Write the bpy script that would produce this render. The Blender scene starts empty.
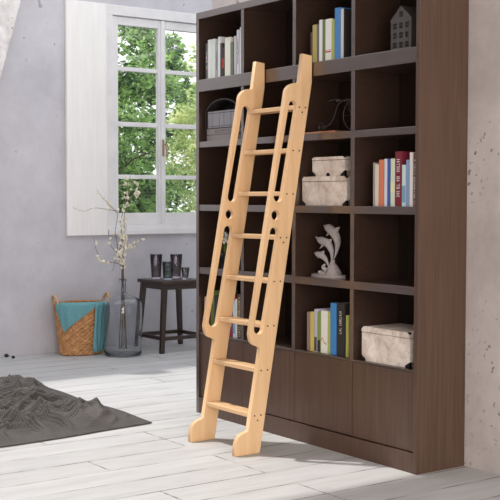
import bpy, bmesh, math, random
from mathutils import Vector, Matrix, noise
random.seed(7)
S = bpy.context.scene
COL = S.collection
PI = math.pi

# ------------------------------------------------------------------ helpers
def link(o, parent=None):
    COL.objects.link(o)
    if parent is not None: o.parent = parent
    return o

def tag(o, label=None, cat=None, group=None, kind=None):
    if label: o['label'] = label
    if cat: o['category'] = cat
    if group: o['group'] = group
    if kind: o['kind'] = kind
    return o

def thing(name, label, cat, loc=(0, 0, 0), group=None, rot=0.0):
    o = bpy.data.objects.new(name, None)
    o.empty_display_size = .05
    o.location = loc; o.rotation_euler = (0, 0, rot)
    link(o)
    return tag(o, label, cat, group)

def obj(name, bm, m, parent=None, smooth=False, bevel=0.0, seg=2):
    me = bpy.data.meshes.new(name)
    bmesh.ops.recalc_face_normals(bm, faces=bm.faces)
    bm.to_mesh(me); bm.free()
    for mm in (m if isinstance(m, (list, tuple)) else [m]): me.materials.append(mm)
    if smooth:
        for p in me.polygons: p.use_smooth = True
    o = bpy.data.objects.new(name, me)
    link(o, parent)
    if bevel:
        b = o.modifiers.new('bevel', 'BEVEL'); b.width = bevel; b.segments = seg
        b.limit_method = 'ANGLE'; b.angle_limit = math.radians(40)
    return o

def box(bm, x0, x1, y0, y1, z0, z1, mi=0):
    vs = [bm.verts.new(p) for p in ((x0,y0,z0),(x1,y0,z0),(x1,y1,z0),(x0,y1,z0),(x0,y0,z1),(x1,y0,z1),(x1,y1,z1),(x0,y1,z1))]
    for f in ((0,3,2,1),(4,5,6,7),(0,1,5,4),(1,2,6,5),(2,3,7,6),(3,0,4,7)):
        fc = bm.faces.new([vs[i] for i in f]); fc.material_index = mi
    return vs

def boxobj(name, b, m, parent=None, bevel=0.0015):
    bm = bmesh.new(); box(bm, *b)
    return obj(name, bm, m, parent, bevel=bevel)

def prism(bm, pts, fn, d0, d1):
    """polygon pts (u,v) extruded between d0 and d1; fn(u,v,d)->xyz"""
    a = [bm.verts.new(fn(u, v, d0)) for u, v in pts]
    b = [bm.verts.new(fn(u, v, d1)) for u, v in pts]
    bm.faces.new(a); bm.faces.new(b[::-1])
    n = len(pts)
    for i in range(n):
        j = (i+1) % n
        bm.faces.new((a[i], b[i], b[j], a[j]))

def tube(bm, pts, radii, n=8, cap=True):
    pts = [Vector(p) for p in pts]
    if not isinstance(radii, (list, tuple)): radii = [radii]*len(pts)
    rings = []; up = None
    for i, p in enumerate(pts):
        t = (pts[min(i+1, len(pts)-1)] - pts[max(i-1, 0)]).normalized()
        if up is None:
            up = Vector((0,0,1)) if abs(t.z) < .9 else Vector((1,0,0))
        a = t.cross(up).normalized(); b = a.cross(t).normalized(); up = b
        rings.append([bm.verts.new(p + radii[i]*(math.cos(2*PI*k/n)*a + math.sin(2*PI*k/n)*b)) for k in range(n)])
    for r0, r1 in zip(rings, rings[1:]):
        for k in range(n):
            bm.faces.new((r0[k], r0[(k+1)%n], r1[(k+1)%n], r1[k]))
    if cap:
        bm.faces.new(rings[0][::-1]); bm.faces.new(rings[-1])

def lathe(bm, prof, n=48, c=(0,0,0)):
    rings = []
    for r, z in prof:
        if r < 1e-6: rings.append([bm.verts.new((c[0], c[1], c[2]+z))])
        else: rings.append([bm.verts.new((c[0]+r*math.cos(2*PI*k/n), c[1]+r*math.sin(2*PI*k/n), c[2]+z)) for k in range(n)])
    for a, b in zip(rings, rings[1:]):
        for k in range(n):
            j = (k+1) % n
            if len(a) == 1 and len(b) == 1: continue
            if len(a) == 1: bm.faces.new((a[0], b[j], b[k]))
            elif len(b) == 1: bm.faces.new((a[k], a[j], b[0]))
            else: bm.faces.new((a[k], a[j], b[j], b[k]))

def smooth_line(ctrl, n=8):
    """Catmull-Rom through control points"""
    c = [Vector(p) for p in ctrl]; c = [2*c[0]-c[1]] + c + [2*c[-1]-c[-2]]
    out = []
    for i in range(1, len(c)-2):
        for k in range(n):
            t = k/n
            out.append(.5*((2*c[i]) + (c[i+1]-c[i-1])*t + (2*c[i-1]-5*c[i]+4*c[i+1]-c[i+2])*t*t + (3*c[i]-c[i-1]-3*c[i+1]+c[i+2])*t**3))
    out.append(c[-2]); return out

# ------------------------------------------------------------------ materials
def mat(name, col, rough=.5, metal=0, spec=.5, **kw):
    m = bpy.data.materials.new(name); m.use_nodes = True
    b = m.node_tree.nodes['Principled BSDF']
    b.inputs['Base Color'].default_value = (*col, 1)
    b.inputs['Roughness'].default_value = rough
    b.inputs['Metallic'].default_value = metal
    b.inputs['Specular IOR Level'].default_value = spec
    for k, v in kw.items(): b.inputs[k].default_value = v
    return m

def nd(m, t, **kw):
    n = m.node_tree.nodes.new(t)
    for k, v in kw.items():
        if hasattr(n, k) and k not in n.inputs: setattr(n, k, v)
        else: n.inputs[k].default_value = v
    return n

def coords(m, scale=(1,1,1), loc=(0,0,0), rot=(0,0,0)):
    tc = nd(m, 'ShaderNodeTexCoord'); mp = nd(m, 'ShaderNodeMapping')
    mp.inputs['Scale'].default_value = scale; mp.inputs['Location'].default_value = loc; mp.inputs['Rotation'].default_value = rot
    m.node_tree.links.new(tc.outputs['Object'], mp.inputs['Vector'])
    return mp.outputs['Vector']

def ramp(m, src, stops):
    r = nd(m, 'ShaderNodeValToRGB'); cr = r.color_ramp
    while len(cr.elements) < len(stops): cr.elements.new(.5)
    for e, (p, c) in zip(cr.elements, stops):
        e.position = p; e.color = (*c, 1) if len(c) == 3 else c
    m.node_tree.links.new(src, r.inputs['Fac']); return r.outputs['Color']

def lk(m, a, b): m.node_tree.links.new(a, b)
def bsdf(m): return m.node_tree.nodes['Principled BSDF']
def mix(m, fac, a, b, mode='MIX'):
    n = nd(m, 'ShaderNodeMix'); n.data_type = 'RGBA'; n.blend_type = mode
    for s, v in ((n.inputs[0], fac), (n.inputs[6], a), (n.inputs[7], b)):
        if hasattr(v, 'links'): lk(m, v, s)
        elif isinstance(v, tuple): s.default_value = (*v, 1) if len(v) == 3 else v
        else: s.default_value = v
    return n.outputs[2]
def bump(m, h, strength=.3, dist=.01):
    b = nd(m, 'ShaderNodeBump'); b.inputs['Strength'].default_value = strength; b.inputs['Distance'].default_value = dist
    lk(m, h, b.inputs['Height']); lk(m, b.outputs['Normal'], bsdf(m).inputs['Normal'])
def noise_tex(m, vec, scale, detail=4, rough=.55, dist=0):
    n = nd(m, 'ShaderNodeTexNoise'); lk(m, vec, n.inputs['Vector'])
    n.inputs['Scale'].default_value = scale; n.inputs['Detail'].default_value = detail
    n.inputs['Roughness'].default_value = rough; n.inputs['Distortion'].default_value = dist
    return n.outputs['Fac']

def wood(name, c0, c1, c2, scale, rough=.45, spec=.5, bstr=.05):
    m = mat(name, c0, rough, spec=spec)
    v = coords(m, scale)
    n1 = noise_tex(m, v, 1.0, 6, .6, .4)
    col = ramp(m, n1, [(.3, c0), (.5, c1), (.7, c2)])
    lk(m, col, bsdf(m).inputs['Base Color'])
    bump(m, n1, bstr, .002)
    return m

M_case = wood('dark_brown_veneer', (.068,.035,.022), (.088,.048,.031), (.110,.062,.041), (60, 60, 2.2), .36, .6)
M_inside = wood('dark_brown_veneer_shaded', (.012,.007,.005), (.017,.010,.007), (.022,.013,.009), (60, 60, 2.2), .6, .12)  # cubby shade put into a darker copy of the veneer colour
M_shelf = wood('dark_brown_shelf_veneer', (.034,.019,.014), (.044,.026,.019), (.055,.033,.025), (50, 2.2, 50), .30, .9)  # veneer colour lowered to put shade between shelves and dividers
M_shelf.node_tree.nodes['Principled BSDF'].inputs['Coat Weight'].default_value = 1
M_shelf.node_tree.nodes['Principled BSDF'].inputs['Coat IOR'].default_value = 1.8
M_shelf.node_tree.nodes['Principled BSDF'].inputs['Coat Tint'].default_value = (1, .93, .9, 1)
M_shelf.node_tree.nodes['Principled BSDF'].inputs['Coat Roughness'].default_value = .22
M_beech = wood('pale_beech_ladder', (.70,.45,.24), (.76,.50,.275), (.81,.55,.31), (22, 22, 2.0), .42, .4, .03)
M_beech_y = wood('pale_beech_tread', (.70,.45,.24), (.76,.50,.275), (.81,.55,.31), (30, 2.5, 60), .42, .4, .03)
M_walnut = wood('dark_walnut_stool', (.022,.012,.008), (.035,.02,.013), (.05,.028,.018), (8, 40, 40), .35)
M_white = mat('white_paint', (.72,.71,.71), .45)
v = coords(M_white, (1,1,1)); n1 = noise_tex(M_white, v, 6, 6)
lk(M_white, ramp(M_white, n1, [(.3,(.66,.65,.65)),(.7,(.76,.755,.755))]), bsdf(M_white).inputs['Base Color'])
M_shutter = mat('white_shutter_paint', (.78,.76,.75), .5)
v = coords(M_shutter, (14,14,1.2)); n1 = noise_tex(M_shutter, v, 2, 5)
lk(M_shutter, ramp(M_shutter, n1, [(.3,(.77,.755,.74)),(.7,(.84,.825,.81))]), bsdf(M_shutter).inputs['Base Color'])

def plaster(name, a, b, c, spot, spot_scale, seed, thr=.69):
    m = mat(name, b, .85, spec=.25)
    v = coords(m, (1,1,1), (seed, seed, 0))
    n1 = noise_tex(m, v, 1.6, 6, .65); n2 = noise_tex(m, v, 7, 7, .7)
    base = ramp(m, n1, [(.3, a), (.5, b), (.72, c)])
    fine = ramp(m, n2, [(.3, (.88,.88,.88)), (.7, (1,1,1))])
    col = mix(m, 1.0, base, fine, 'MULTIPLY')
    # sparse pits and stains
    n3 = noise_tex(m, v, spot_scale, 3, .5); n4 = noise_tex(m, v, 1.6, 2)
    s3 = ramp(m, n3, [(thr, (0,0,0)), (thr+.04, (1,1,1))]); s4 = ramp(m, n4, [(.42, (0,0,0)), (.58, (1,1,1))])
    f = mix(m, 1.0, s3, s4, 'MULTIPLY')
    col = mix(m, f, col, spot)
    lk(m, col, bsdf(m).inputs['Base Color'])
    bump(m, n2, .25, .004)
    return m
M_plaster = plaster('grey_lavender_plaster', (.49,.48,.52), (.56,.55,.59), (.61,.60,.635), (.34,.33,.35), 14, 3.1)
M_concrete = plaster('rosy_grey_concrete', (.44,.40,.385), (.56,.51,.49), (.67,.625,.60), (.20,.165,.16), 34, 1.7, .625)

M_floor = mat('white_painted_planks', (.7,.69,.68), .55, spec=.35)
v = coords(M_floor, (1,1,1), (0, .10, 0))
br = nd(M_floor, 'ShaderNodeTexBrick'); lk(M_floor, v, br.inputs['Vector'])
br.inputs['Scale'].default_value = 1; br.inputs['Brick Width'].default_value = 1.5; br.inputs['Row Height'].default_value = .22
br.inputs['Mortar Size'].default_value = .0055; br.inputs['Mortar Smooth'].default_value = .3; br.offset = .37; br.offset_frequency = 3
br.inputs['Color1'].default_value = (1,1,1,1); br.inputs['Color2'].default_value = (.93,.93,.925,1); br.inputs['Mortar'].default_value = (1,1,1,1)
vn = coords(M_floor, (1.5, 9, 1))
n1 = noise_tex(M_floor, vn, 1.3, 7, .65)
base = ramp(M_floor, n1, [(.28, (.44,.44,.44)), (.5, (.52,.52,.52)), (.72, (.58,.58,.585))])
col = mix(M_floor, 1.0, base, br.outputs['Color'], 'MULTIPLY')
ng = noise_tex(M_floor, coords(M_floor, (2.2, 8, 1)), 2.0, 4, .6)
gapvis = ramp(M_floor, ng, [(.40, (.15,.15,.15)), (.58, (1,1,1))])
gf = mix(M_floor, 1.0, br.outputs['Fac'], gapvis, 'MULTIPLY')
col = mix(M_floor, gf, col, (.13,.115,.10))
lk(M_floor, col, bsdf(M_floor).inputs['Base Color'])
bump(M_floor, n1, .12, .004)

M_rug = mat('charcoal_knit', (.07,.067,.065), .95, spec=.1)
v = coords(M_rug, (1,1,1))
wv = nd(M_rug, 'ShaderNodeTexWave'); wv.bands_direction = 'Y'; lk(M_rug, v, wv.inputs['Vector'])
wv.inputs['Scale'].default_value = 24; wv.inputs['Distortion'].default_value = .5
wx = nd(M_rug, 'ShaderNodeTexWave'); wx.bands_direction = 'X'; lk(M_rug, v, wx.inputs['Vector'])
wx.inputs['Scale'].default_value = 30; wx.inputs['Distortion'].default_value = .5
k = mix(M_rug, 1.0, wv.outputs['Color'], wx.outputs['Color'], 'MULTIPLY')
nr = noise_tex(M_rug, v, 3.5, 4)
c1 = mix(M_rug, nr, (.09,.083,.080), (.24,.225,.215))
lk(M_rug, mix(M_rug, k, mix(M_rug, 1.0, c1, (.5,.5,.5), 'MULTIPLY'), c1), bsdf(M_rug).inputs['Base Color'])
bump(M_rug, k, .5, .004)

M_wicker = mat('honey_wicker', (.30,.14,.05), .55)
v = coords(M_wicker, (1,1,1)); n1 = noise_tex(M_wicker, v, 30, 4)
lk(M_wicker, ramp(M_wicker, n1, [(.3,(.34,.15,.05)),(.55,(.52,.26,.10)),(.75,(.68,.40,.19))]), bsdf(M_wicker).inputs['Base Color'])
M_teal = mat('teal_cotton', (.10,.25,.27), .9, spec=.15)
v = coords(M_teal, (1,1,1)); n1 = noise_tex(M_teal, v, 160, 2)
lk(M_teal, ramp(M_teal, n1, [(.3,(.11,.29,.33)),(.7,(.18,.39,.43))]), bsdf(M_teal).inputs['Base Color'])
M_handle = mat('pale_rattan_handle', (.52,.33,.17), .5)

def glass(name, col, rough=.02, ior=1.45):
    m = mat(name, col, rough, **{'Transmission Weight': 1.0, 'IOR': ior})
    return m
M_smoke = glass('smoky_grey_glass', (.86,.88,.90))
M_purple = glass('purple_glass', (.93,.86,.92)); M_tealglass = glass('teal_glass', (.78,.92,.92)); M_greyglass = glass('grey_glass', (.86,.87,.88))
M_pane = bpy.data.materials.new('window_pane_glass'); M_pane.use_nodes = True
t = M_pane.node_tree; t.nodes.remove(t.nodes['Principled BSDF'])
tr = t.nodes.new('ShaderNodeBsdfTransparent'); gl = t.nodes.new('ShaderNodeBsdfGlossy'); gl.inputs['Roughness'].default_value = .02
fr = t.nodes.new('ShaderNodeFresnel'); mx = t.nodes.new('ShaderNodeMixShader')
t.links.new(fr.outputs[0], mx.inputs[0]); t.links.new(tr.outputs[0], mx.inputs[1]); t.links.new(gl.outputs[0], mx.inputs[2])
t.links.new(mx.outputs[0], t.nodes['Material Output'].inputs['Surface'])

M_twig = mat('brown_twig', (.13,.09,.065), .8)
M_blossom = mat('cream_blossom', (.78,.72,.58), .7)
M_stone = mat('grey_cast_stone', (.34,.30,.29), .75)
v = coords(M_stone, (1,1,1)); n1 = noise_tex(M_stone, v, 60, 4)
lk(M_stone, ramp(M_stone, n1, [(.3,(.30,.265,.26)),(.7,(.42,.38,.37))]), bsdf(M_stone).inputs['Base Color'])
M_boxm = mat('whitewashed_box', (.55,.47,.41), .6)
v = coords(M_boxm, (1,1,1)); n1 = noise_tex(M_boxm, v, 16, 6, .65, .6)
lk(M_boxm, ramp(M_boxm, n1, [(.28,(.42,.32,.26)),(.5,(.68,.60,.53)),(.7,(.84,.78,.71))]), bsdf(M_boxm).inputs['Base Color'])
M_black = mat('black_metal', (.012,.011,.011), .45, .6)
M_darkiron = mat('dark_wire', (.10,.09,.09), .4, .9)
M_zinc = mat('aged_zinc', (.10,.09,.084), .55, .5)
M_copper = mat('copper_tray', (.46,.22,.12), .4, .5)
M_screw = mat('dark_screw', (.09,.05,.025), .5, .5)
M_steel = mat('aged_brass', (.45,.30,.18), .4, .6)
M_pages = mat('book_pages', (.62,.58,.50), .9)
M_ink = mat('white_ink', (.75,.74,.72), .7); M_inkd = mat('dark_ink', (.07,.06,.06), .7); M_inkr = mat('red_ink', (.45,.05,.05), .7)
M_pebble = mat('black_pebble', (.01,.01,.01), .6)
M_dark = mat('black_laminate', (.015,.013,.013), .5)
M_leafs = []
def leafmat(name, c0, c1):
    m = bpy.data.materials.new(name); m.use_nodes = True; t = m.node_tree
    b = t.nodes['Principled BSDF']; b.inputs['Roughness'].default_value = .5
    v = coords(m, (1,1,1)); n = noise_tex(m, v, 5, 4, .7)
    c = ramp(m, n, [(.42, c0), (.58, c1)]); lk(m, c, b.inputs['Base Color'])  # steep noise contrast puts leaf highlights and shade into the colour
    tl = t.nodes.new('ShaderNodeBsdfTranslucent'); lk(m, c, tl.inputs['Color'])
    mx = t.nodes.new('ShaderNodeMixShader'); mx.inputs[0].default_value = .5
    lk(m, b.outputs[0], mx.inputs[1]); lk(m, tl.outputs[0], mx.inputs[2])
    lk(m, mx.outputs[0], t.nodes['Material Output'].inputs['Surface'])
    return m
M_leafdark = leafmat('dark_green_leaf', (.04,.11,.03), (.55,.80,.30))
M_leaflight = leafmat('yellow_green_leaf', (.30,.45,.10), (.95,.98,.62))  # strong sunlight put into the pale leaf colour
M_bark = mat('bark', (.09,.06,.04), .9)
M_grass = mat('grass', (.10,.17,.05), .95)

# ------------------------------------------------------------------ setting
XF, Y0, W, D, H = 3.532, 3.656, 1.829, .305, 2.30      # bookcase: front plane, near end, width, depth, height
XB = XF + D
YB = 8.27                                                 # inner face of the window wall
WZ = 3.0
CE = 5.0                                                  # near edge of the open roof light, an unseen opening added for brightness
def struct(name, bm, m, parent=None, bevel=0):
    o = obj(name, bm, m, parent, bevel=bevel)
    if parent is None: o['kind'] = 'structure'
    return o
bm = bmesh.new(); box(bm, -2.5, 7.2, -1.5, YB, -.12, 0); struct('floor', bm, M_floor)
wx0, wx1, wz0, wz1 = 4.452, 5.53, .937, 2.828          # window opening
ux0, ux1 = .95, 2.03                                      # unseen second window left of the frame, added for sheen on the shelves
bm = bmesh.new()
box(bm, -2.5, ux0, YB, YB+.30, -.12, WZ); box(bm, ux1, wx0, YB, YB+.30, -.12, WZ)
for e0, e1 in ((-.12, wz0), (wz1, WZ)): box(bm, ux0, ux1, YB, YB+.30, e0, e1)
box(bm, wx1, 7.2, YB, YB+.30, -.12, WZ)
box(bm, wx0, wx1, YB, YB+.30, -.12, wz0); box(bm, wx0, wx1, YB, YB+.30, wz1, WZ)
struct('wall_back', bm, M_plaster)
bm = bmesh.new(); box(bm, XB+.002, XB+.17, -1.7, 5.784, 0, 3.1); struct('wall_right', bm, M_concrete)
bm = bmesh.new(); box(bm, -2.7, -2.5, -1.5, YB+.3, -.12, WZ); struct('wall_left', bm, M_plaster)
bm = bmesh.new(); box(bm, 7.2, 7.4, -1.5, YB+.3, -.12, WZ); struct('wall_far_right', bm, M_plaster)
bm = bmesh.new(); box(bm, -2.7, 7.4, -1.5, CE, 3.1, 3.25); box(bm, -2.7, .9, CE, YB+.3, 3.1, 3.25); struct('ceiling', bm, M_white)
bm = bmesh.new(); box(bm, -14, 26, YB+.32, 30, -.4, -.14); struct('ground', bm, M_grass)

# window with two casements of four panes
def window(wname, wx0, wx1):
    win = bpy.data.objects.new(wname, None); link(win); win['kind'] = 'structure'
    yf = YB - .012
    bm = bmesh.new()
    box(bm, wx0, wx1, yf, YB+.10, 2.745, wz1); box(bm, wx0, wx1, yf, YB+.10, wz0+.045, 1.02)
    box(bm, wx0, wx0+.055, yf, YB+.10, 1.02, 2.745); box(bm, wx1-.055, wx1, yf, YB+.10, 1.02, 2.745)
    obj('window_frame', bm, M_white, win, bevel=.004)
    bm = bmesh.new(); box(bm, wx0, wx1+.02, YB-.035, YB+.28, wz0, wz0+.045)
    obj('window_sill', bm, M_white, win, bevel=.006)
    rows = [(1.118,1.402),(1.437,1.838),(1.877,2.297),(2.332,2.672)]
    for (a, b, p0, p1) in ((wx0+.058, wx0+.537, wx0+.114, wx0+.501), (wx0+.539, wx1-.058, wx0+.571, wx0+.958)):
        bm = bmesh.new(); y0, y1 = YB+.008, YB+.055
        box(bm, a, p0, y0, y1, 1.022, 2.742); box(bm, p1, b, y0, y1, 1.022, 2.742)
        box(bm, p0, p1, y0, y1, 1.022, rows[0][0]); box(bm, p0, p1, y0, y1, rows[-1][1], 2.742)
        for r0, r1 in zip(rows, rows[1:]): box(bm, p0, p1, y0+.008, y1-.005, r0[1], r1[0])
        sash = obj('casement_sash', bm, M_white, win, bevel=.004)
        for r in rows:
            bm = bmesh.new(); box(bm, p0-.004, p1+.004, YB+.034, YB+.038, r[0]-.004, r[1]+.004)
            obj('window_pane', bm, M_pane, sash)
    bm = bmesh.new(); box(bm, wx0+.521, wx0+.555, YB-.004, YB+.008, 1.022, 2.742); obj('meeting_strip', bm, M_white, win, bevel=.003)
    bm = bmesh.new(); box(bm, wx0+.530, wx0+.548, YB-.010, YB-.004, 1.60, 1.74); 
    tube(bm, [(wx0+.539, YB-.008, 1.70), (wx0+.539, YB-.04, 1.70), (wx0+.548, YB-.045, 1.66), (wx0+.553, YB-.045, 1.59)], [.007,.007,.009,.008], 10)
    obj('window_handle', bm, M_steel, win, bevel=.001)

window('window_1', wx0, wx1)
window('added_window', ux0, ux1)  # added out of view for its light

# shutter folded flat on the wall
sh = thing('window_shutter', 'tall white board shutter folded open against the wall left of the window', 'shutter', (4.262, YB, wz0))
bm = bmesh.new(); box(bm, -.188, .178, -.032, -.002, 0, 1.888)
obj('shutter_board', bm, M_shutter, sh, bevel=.004)
bm = bmesh.new()
box(bm, -.188, -.181, -.036, -.0325, 0, 1.888); box(bm, .173, .180, -.036, -.0325, 0, 1.888)
obj('shutter_edging', bm, M_shutter, sh, bevel=.001)
for z in (.25, 1.62):
    bm = bmesh.new(); tube(bm, [(.186,-.028,z),(.186,-.028,z+.07)], .006, 10); obj('hinge', bm, M_white, sh)

# sloping timber brace, old flaking white paint
M_brace = mat('flaking_white_paint', (.74,.72,.70), .7)
v = coords(M_brace, (1,1,1)); n1 = noise_tex(M_brace, v, 9, 8, .7); n2 = noise_tex(M_brace, v, 22, 5, .6)
c = ramp(M_brace, n1, [(.3,(.50,.46,.45)),(.5,(.70,.67,.66)),(.65,(.82,.81,.80))])
c = mix(M_brace, ramp(M_brace, n2, [(.67,(0,0,0)),(.70,(1,1,1))]), c, (.05,.045,.04))
lk(M_brace, c, bsdf(M_brace).inputs['Base Color']); bump(M_brace, n1, .5, .008)
bm = bmesh.new()
dx = (3.636-3.452)/(2.753-2.119)
def bx_(z, off): return 3.636 + (z-2.753)*dx + off
prof = [(bx_(0, -.20), 0), (bx_(0, 0), 0), (bx_(2.95, 0), 2.95), (bx_(2.95, -.20), 2.95)]
prism(bm, prof, lambda u, v, d: (u, d, v), 8.10, 8.268)
o = obj('timber_brace', bm, M_brace, bevel=.012)
tag(o, 'sloping old timber brace with flaking white paint at the upper left edge', 'beam')

# ------------------------------------------------------------------ bookcase
bc = thing('bookcase', 'tall dark brown bookcase of open cubbies over four flat doors', 'bookcase', (XF, Y0, 0))
def L(b): return (b[0]-XF, b[1]-XF, b[2]-Y0, b[3]-Y0, b[4], b[5])
TS = .026
YE = Y0 + W
boxobj('side_panel', L((XF, XB, Y0, Y0+TS, 0, H)), M_case, bc)
boxobj('side_panel', L((XF, XB, YE-TS, YE, 0, H)), M_shelf, bc)
boxobj('top_panel', L((XF, XB, Y0+TS, YE-TS, H-.038, H)), M_shelf, bc)
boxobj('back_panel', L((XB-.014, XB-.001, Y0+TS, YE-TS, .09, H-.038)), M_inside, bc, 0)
DV = [Y0 + W*k/4 for k in (1,2,3)]
levels = [(.460,.470),(.808,.846),(1.170,1.206),(1.532,1.566)]
for i, (z0, z1) in enumerate(levels):
    bm = bmesh.new(); box(bm, *L((XF+.006, XB-.014, Y0+TS, YE-TS, z0, z1)))
    obj('shelf', bm, M_shelf, bc, bevel=.0015)
bm = bmesh.new(); box(bm, *L((XF+.0005, XB-.014, Y0+TS, YE-TS, 1.849, 1.918)))
obj('thick_shelf', bm, M_shelf, bc, bevel=.002)['label'] = 'thick shelf board under the top row'
spans = [(.470,.808),(.846,1.170),(1.206,1.532),(1.566,1.849),(1.918,H-.038)]
for y in DV:
    bm = bmesh.new(); 
    for z0, z1 in spans: box(bm, *L((XF+.003, XB-.014, y-.013, y+.013, z0, z1)))
    obj('divider', bm, M_shelf, bc, bevel=.001)
ys = [Y0+TS] + DV + [YE-TS]
for a, b in zip(ys, ys[1:]):
    boxobj('door', L((XF+.010, XF+.030, a+.002, b-.002, .097, .458)), M_case, bc)
boxobj('plinth', L((XF+.001, XF+.030, Y0+TS, YE-TS, 0, .092)), M_case, bc)

# ------------------------------------------------------------------ books
def glyphs(bm, x, yc, z0, z1, w, sd):
    """column of small letter shapes running up a spine"""
    r = random.Random(sd); z = z0
    while z < z1 - .008:
        h = r.uniform(.0045, .009)
        if r.random() < .14: z += .008; continue
        k = r.randrange(3)
        e = .0006
        if k == 0: box(bm, x-e, x, yc-w/2, yc+w/2, z, z+.0018); box(bm, x-e, x, yc-w/2, yc-w/2+.0018, z+.0018, z+h)
        elif k == 1: box(bm, x-e, x, yc-w/2, yc+w/2, z, z+.0018); box(bm, x-e, x, yc-w/2, yc+w/2, z+h-.0018, z+h)
        else: box(bm, x-e, x, yc-w/2, yc+w/2, z+h/2-.001, z+h/2+.001); box(bm, x-e, x, yc-w*.1, yc+w*.2, z, z+h/2-.001)
        z += h + .0025
CM = {}
def cmat(c):
    if c not in CM:
        m = mat('cloth_cover', c, .5, spec=.4)
        CM[c] = m
    return CM[c]
def book(ya, yb, h, z, col, label, group, x=3.558, d=.165, text=None, band=None, tf=(.25,.8), tw=.5):
    """upright book, spine to the room; ya > yb are its two sides"""
    ya, yb = max(ya, yb), min(ya, yb)
    yb += .0012
    w = ya-yb
    t = thing('book', label, 'book', (x, (ya+yb)/2, z+.0004), group)
    m = cmat(col); c = min(.0028, w*.22)
    bm = bmesh.new()
    box(bm, 0, c, -w/2, w/2, 0, h); box(bm, c, d, -w/2, -w/2+c, 0, h); box(bm, c, d, w/2-c, w/2, 0, h)
    obj('cover', bm, m, t, bevel=min(.0012, c*.4))
    boxobj('page_block', (c+.0002, d-.005, -w/2+c+.0002, w/2-c-.0002, .003, h-.004), M_pages, t, 0)
    if band:
        for (f0, f1, bc_) in band:
            bm = bmesh.new(); box(bm, -.0007, 0, -w/2+.0008, w/2-.0008, h*f0, h*f1); obj('spine_band', bm, cmat(bc_), t)
    if text:
        bm = bmesh.new(); glyphs(bm, -.0007, 0, h*tf[0], h*tf[1], w*tw, int(ya*1e4)); obj('spine_lettering', bm, text, t)
    return t

G1 = 'books in the top left cubby'
z = 1.918
for a in [
 (5.425,5.40,.205,(.10,.105,.105),'dark grey book at the left end of the top left cubby row'),
 (5.402,5.369,.222,(.70,.72,.70),'white book next to the dark grey one in the top left cubby'),
 (5.366,5.328,.222,(.62,.68,.64),'pale greenish white book, third from left in the top left cubby'),
 (5.318,5.302,.195,(.35,.36,.38),'thin grey book right of the two broad white books, top left cubby'),
 (5.298,5.277,.228,(.70,.70,.72),'slim tall white book before the black and red spine, top left cubby'),
 (5.274,5.258,.19,(.05,.05,.055),'thin black book left of the red-marked spine, top left cubby'),
 (5.256,5.236,.165,(.04,.03,.03),'short black book with a red patch on its spine, top left cubby'),
 (5.230,5.176,.215,(.70,.69,.60),'widest cream book in the middle of the top left cubby'),
 (5.173,5.150,.185,(.12,.17,.14),'dark grey green book right of the wide cream one, top left cubby'),
 (5.140,5.118,.215,(.50,.46,.48),'slim greyish pink book beside the tall white pair, top left cubby'),
 (5.114,5.090,.245,(.60,.61,.64),'tall pale grey book second from the right, top left cubby'),
 (5.085,5.060,.255,(.72,.73,.76),'tallest white book at the right end, top left cubby')]:
    kw = {}
    if a[2] == .165: kw['band'] = [(.3,.62,(.40,.04,.03))]
    if a[2] in (.205,.195,.245): kw['text'] = M_ink if a[2] == .205 else M_inkd
    book(a[0], a[1], a[2], z, a[3], a[4], G1, **kw)
G2 = 'books in the top row cubby left of the lantern'
for a in [
 (4.466,4.452,.155,(.12,.04,.035),'thin short dark red book at the left end, top row beside the lantern cubby',{}),
 (4.450,4.418,.19,(.42,.37,.12),'mustard olive book second from left, top row beside the lantern cubby',{}),
 (4.413,4.400,.19,(.13,.11,.13),'thin grey violet book between mustard and white spines, top row',{}),
 (4.398,4.374,.208,(.75,.75,.77),'slim white book left of the dark green spine, top row',{}),
 (4.371,4.352,.205,(.13,.19,.05),'dark green book left of the wide white one, top row',{}),
 (4.349,4.302,.205,(.76,.75,.72),'wide white book with small red mark, top row',{'band':[(.20,.235,(.50,.08,.06)),(.25,.262,(.50,.08,.06))]}),
 (4.300,4.280,.200,(.36,.42,.10),'thin lime green book touching the wide white one, top row',{}),
 (4.277,4.233,.25,(.06,.22,.52),'tall bright blue book near the right end, top row',{}),
 (4.231,4.208,.24,(.03,.028,.028),'tall black book with pale grey spine right of the blue one, top row',{'band':[(0,1,(.58,.58,.58))]})]:
    book(a[0], a[1], a[2], z, a[3], a[4], G2, **a[5])
G3 = 'books in the third row rightmost cubby'
z = 1.206
for a in [
 (3.990,3.981,.205,(.35,.33,.28),'very thin grey cream book at the left end above the empty right cubby',{}),
 (3.978,3.953,.197,(.66,.58,.50),'cream book second from left, row of the right cubby with the maroon book',{}),
 (3.950,3.918,.217,(.62,.19,.10),'orange red book in the right cubby with the maroon book',{}),
 (3.913,3.894,.22,(.60,.66,.72),'slim pale blue book right of the orange one',{}),
 (3.892,3.872,.22,(.05,.10,.33),'narrow navy blue book between pale blue and pale green spines',{}),
 (3.870,3.842,.22,(.60,.66,.52),'pale green book left of the tall maroon one',{'band':[(.3,.5,(.70,.72,.40))]}),
 (3.840,3.796,.252,(.17,.015,.03),'tall maroon book with white spine lettering',{'text':M_ink,'tf':(.18,.9)}),
 (3.794,3.770,.19,(.52,.66,.66),'short pale teal book right of the maroon one',{'band':[(.1,.5,(.18,.32,.45))]}),
 (3.767,3.746,.212,(.22,.32,.50),'slate blue book second from the right end in the right cubby',{}),
 (3.744,3.723,.245,(.74,.72,.68),'white spine with dark lettering, thin tall book between slate blue and multicoloured',{}),
 (3.721,3.696,.242,(.16,.07,.06),'dark brown book with light lettering against the right side panel',{'text':M_ink,'tf':(.05,.95),'tw':.6})]:
    book(a[0], a[1], a[2], z, a[3], a[4], G3, **a[5])
G4 = 'books in the bottom row cubby above the third door'
z = .470
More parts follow.
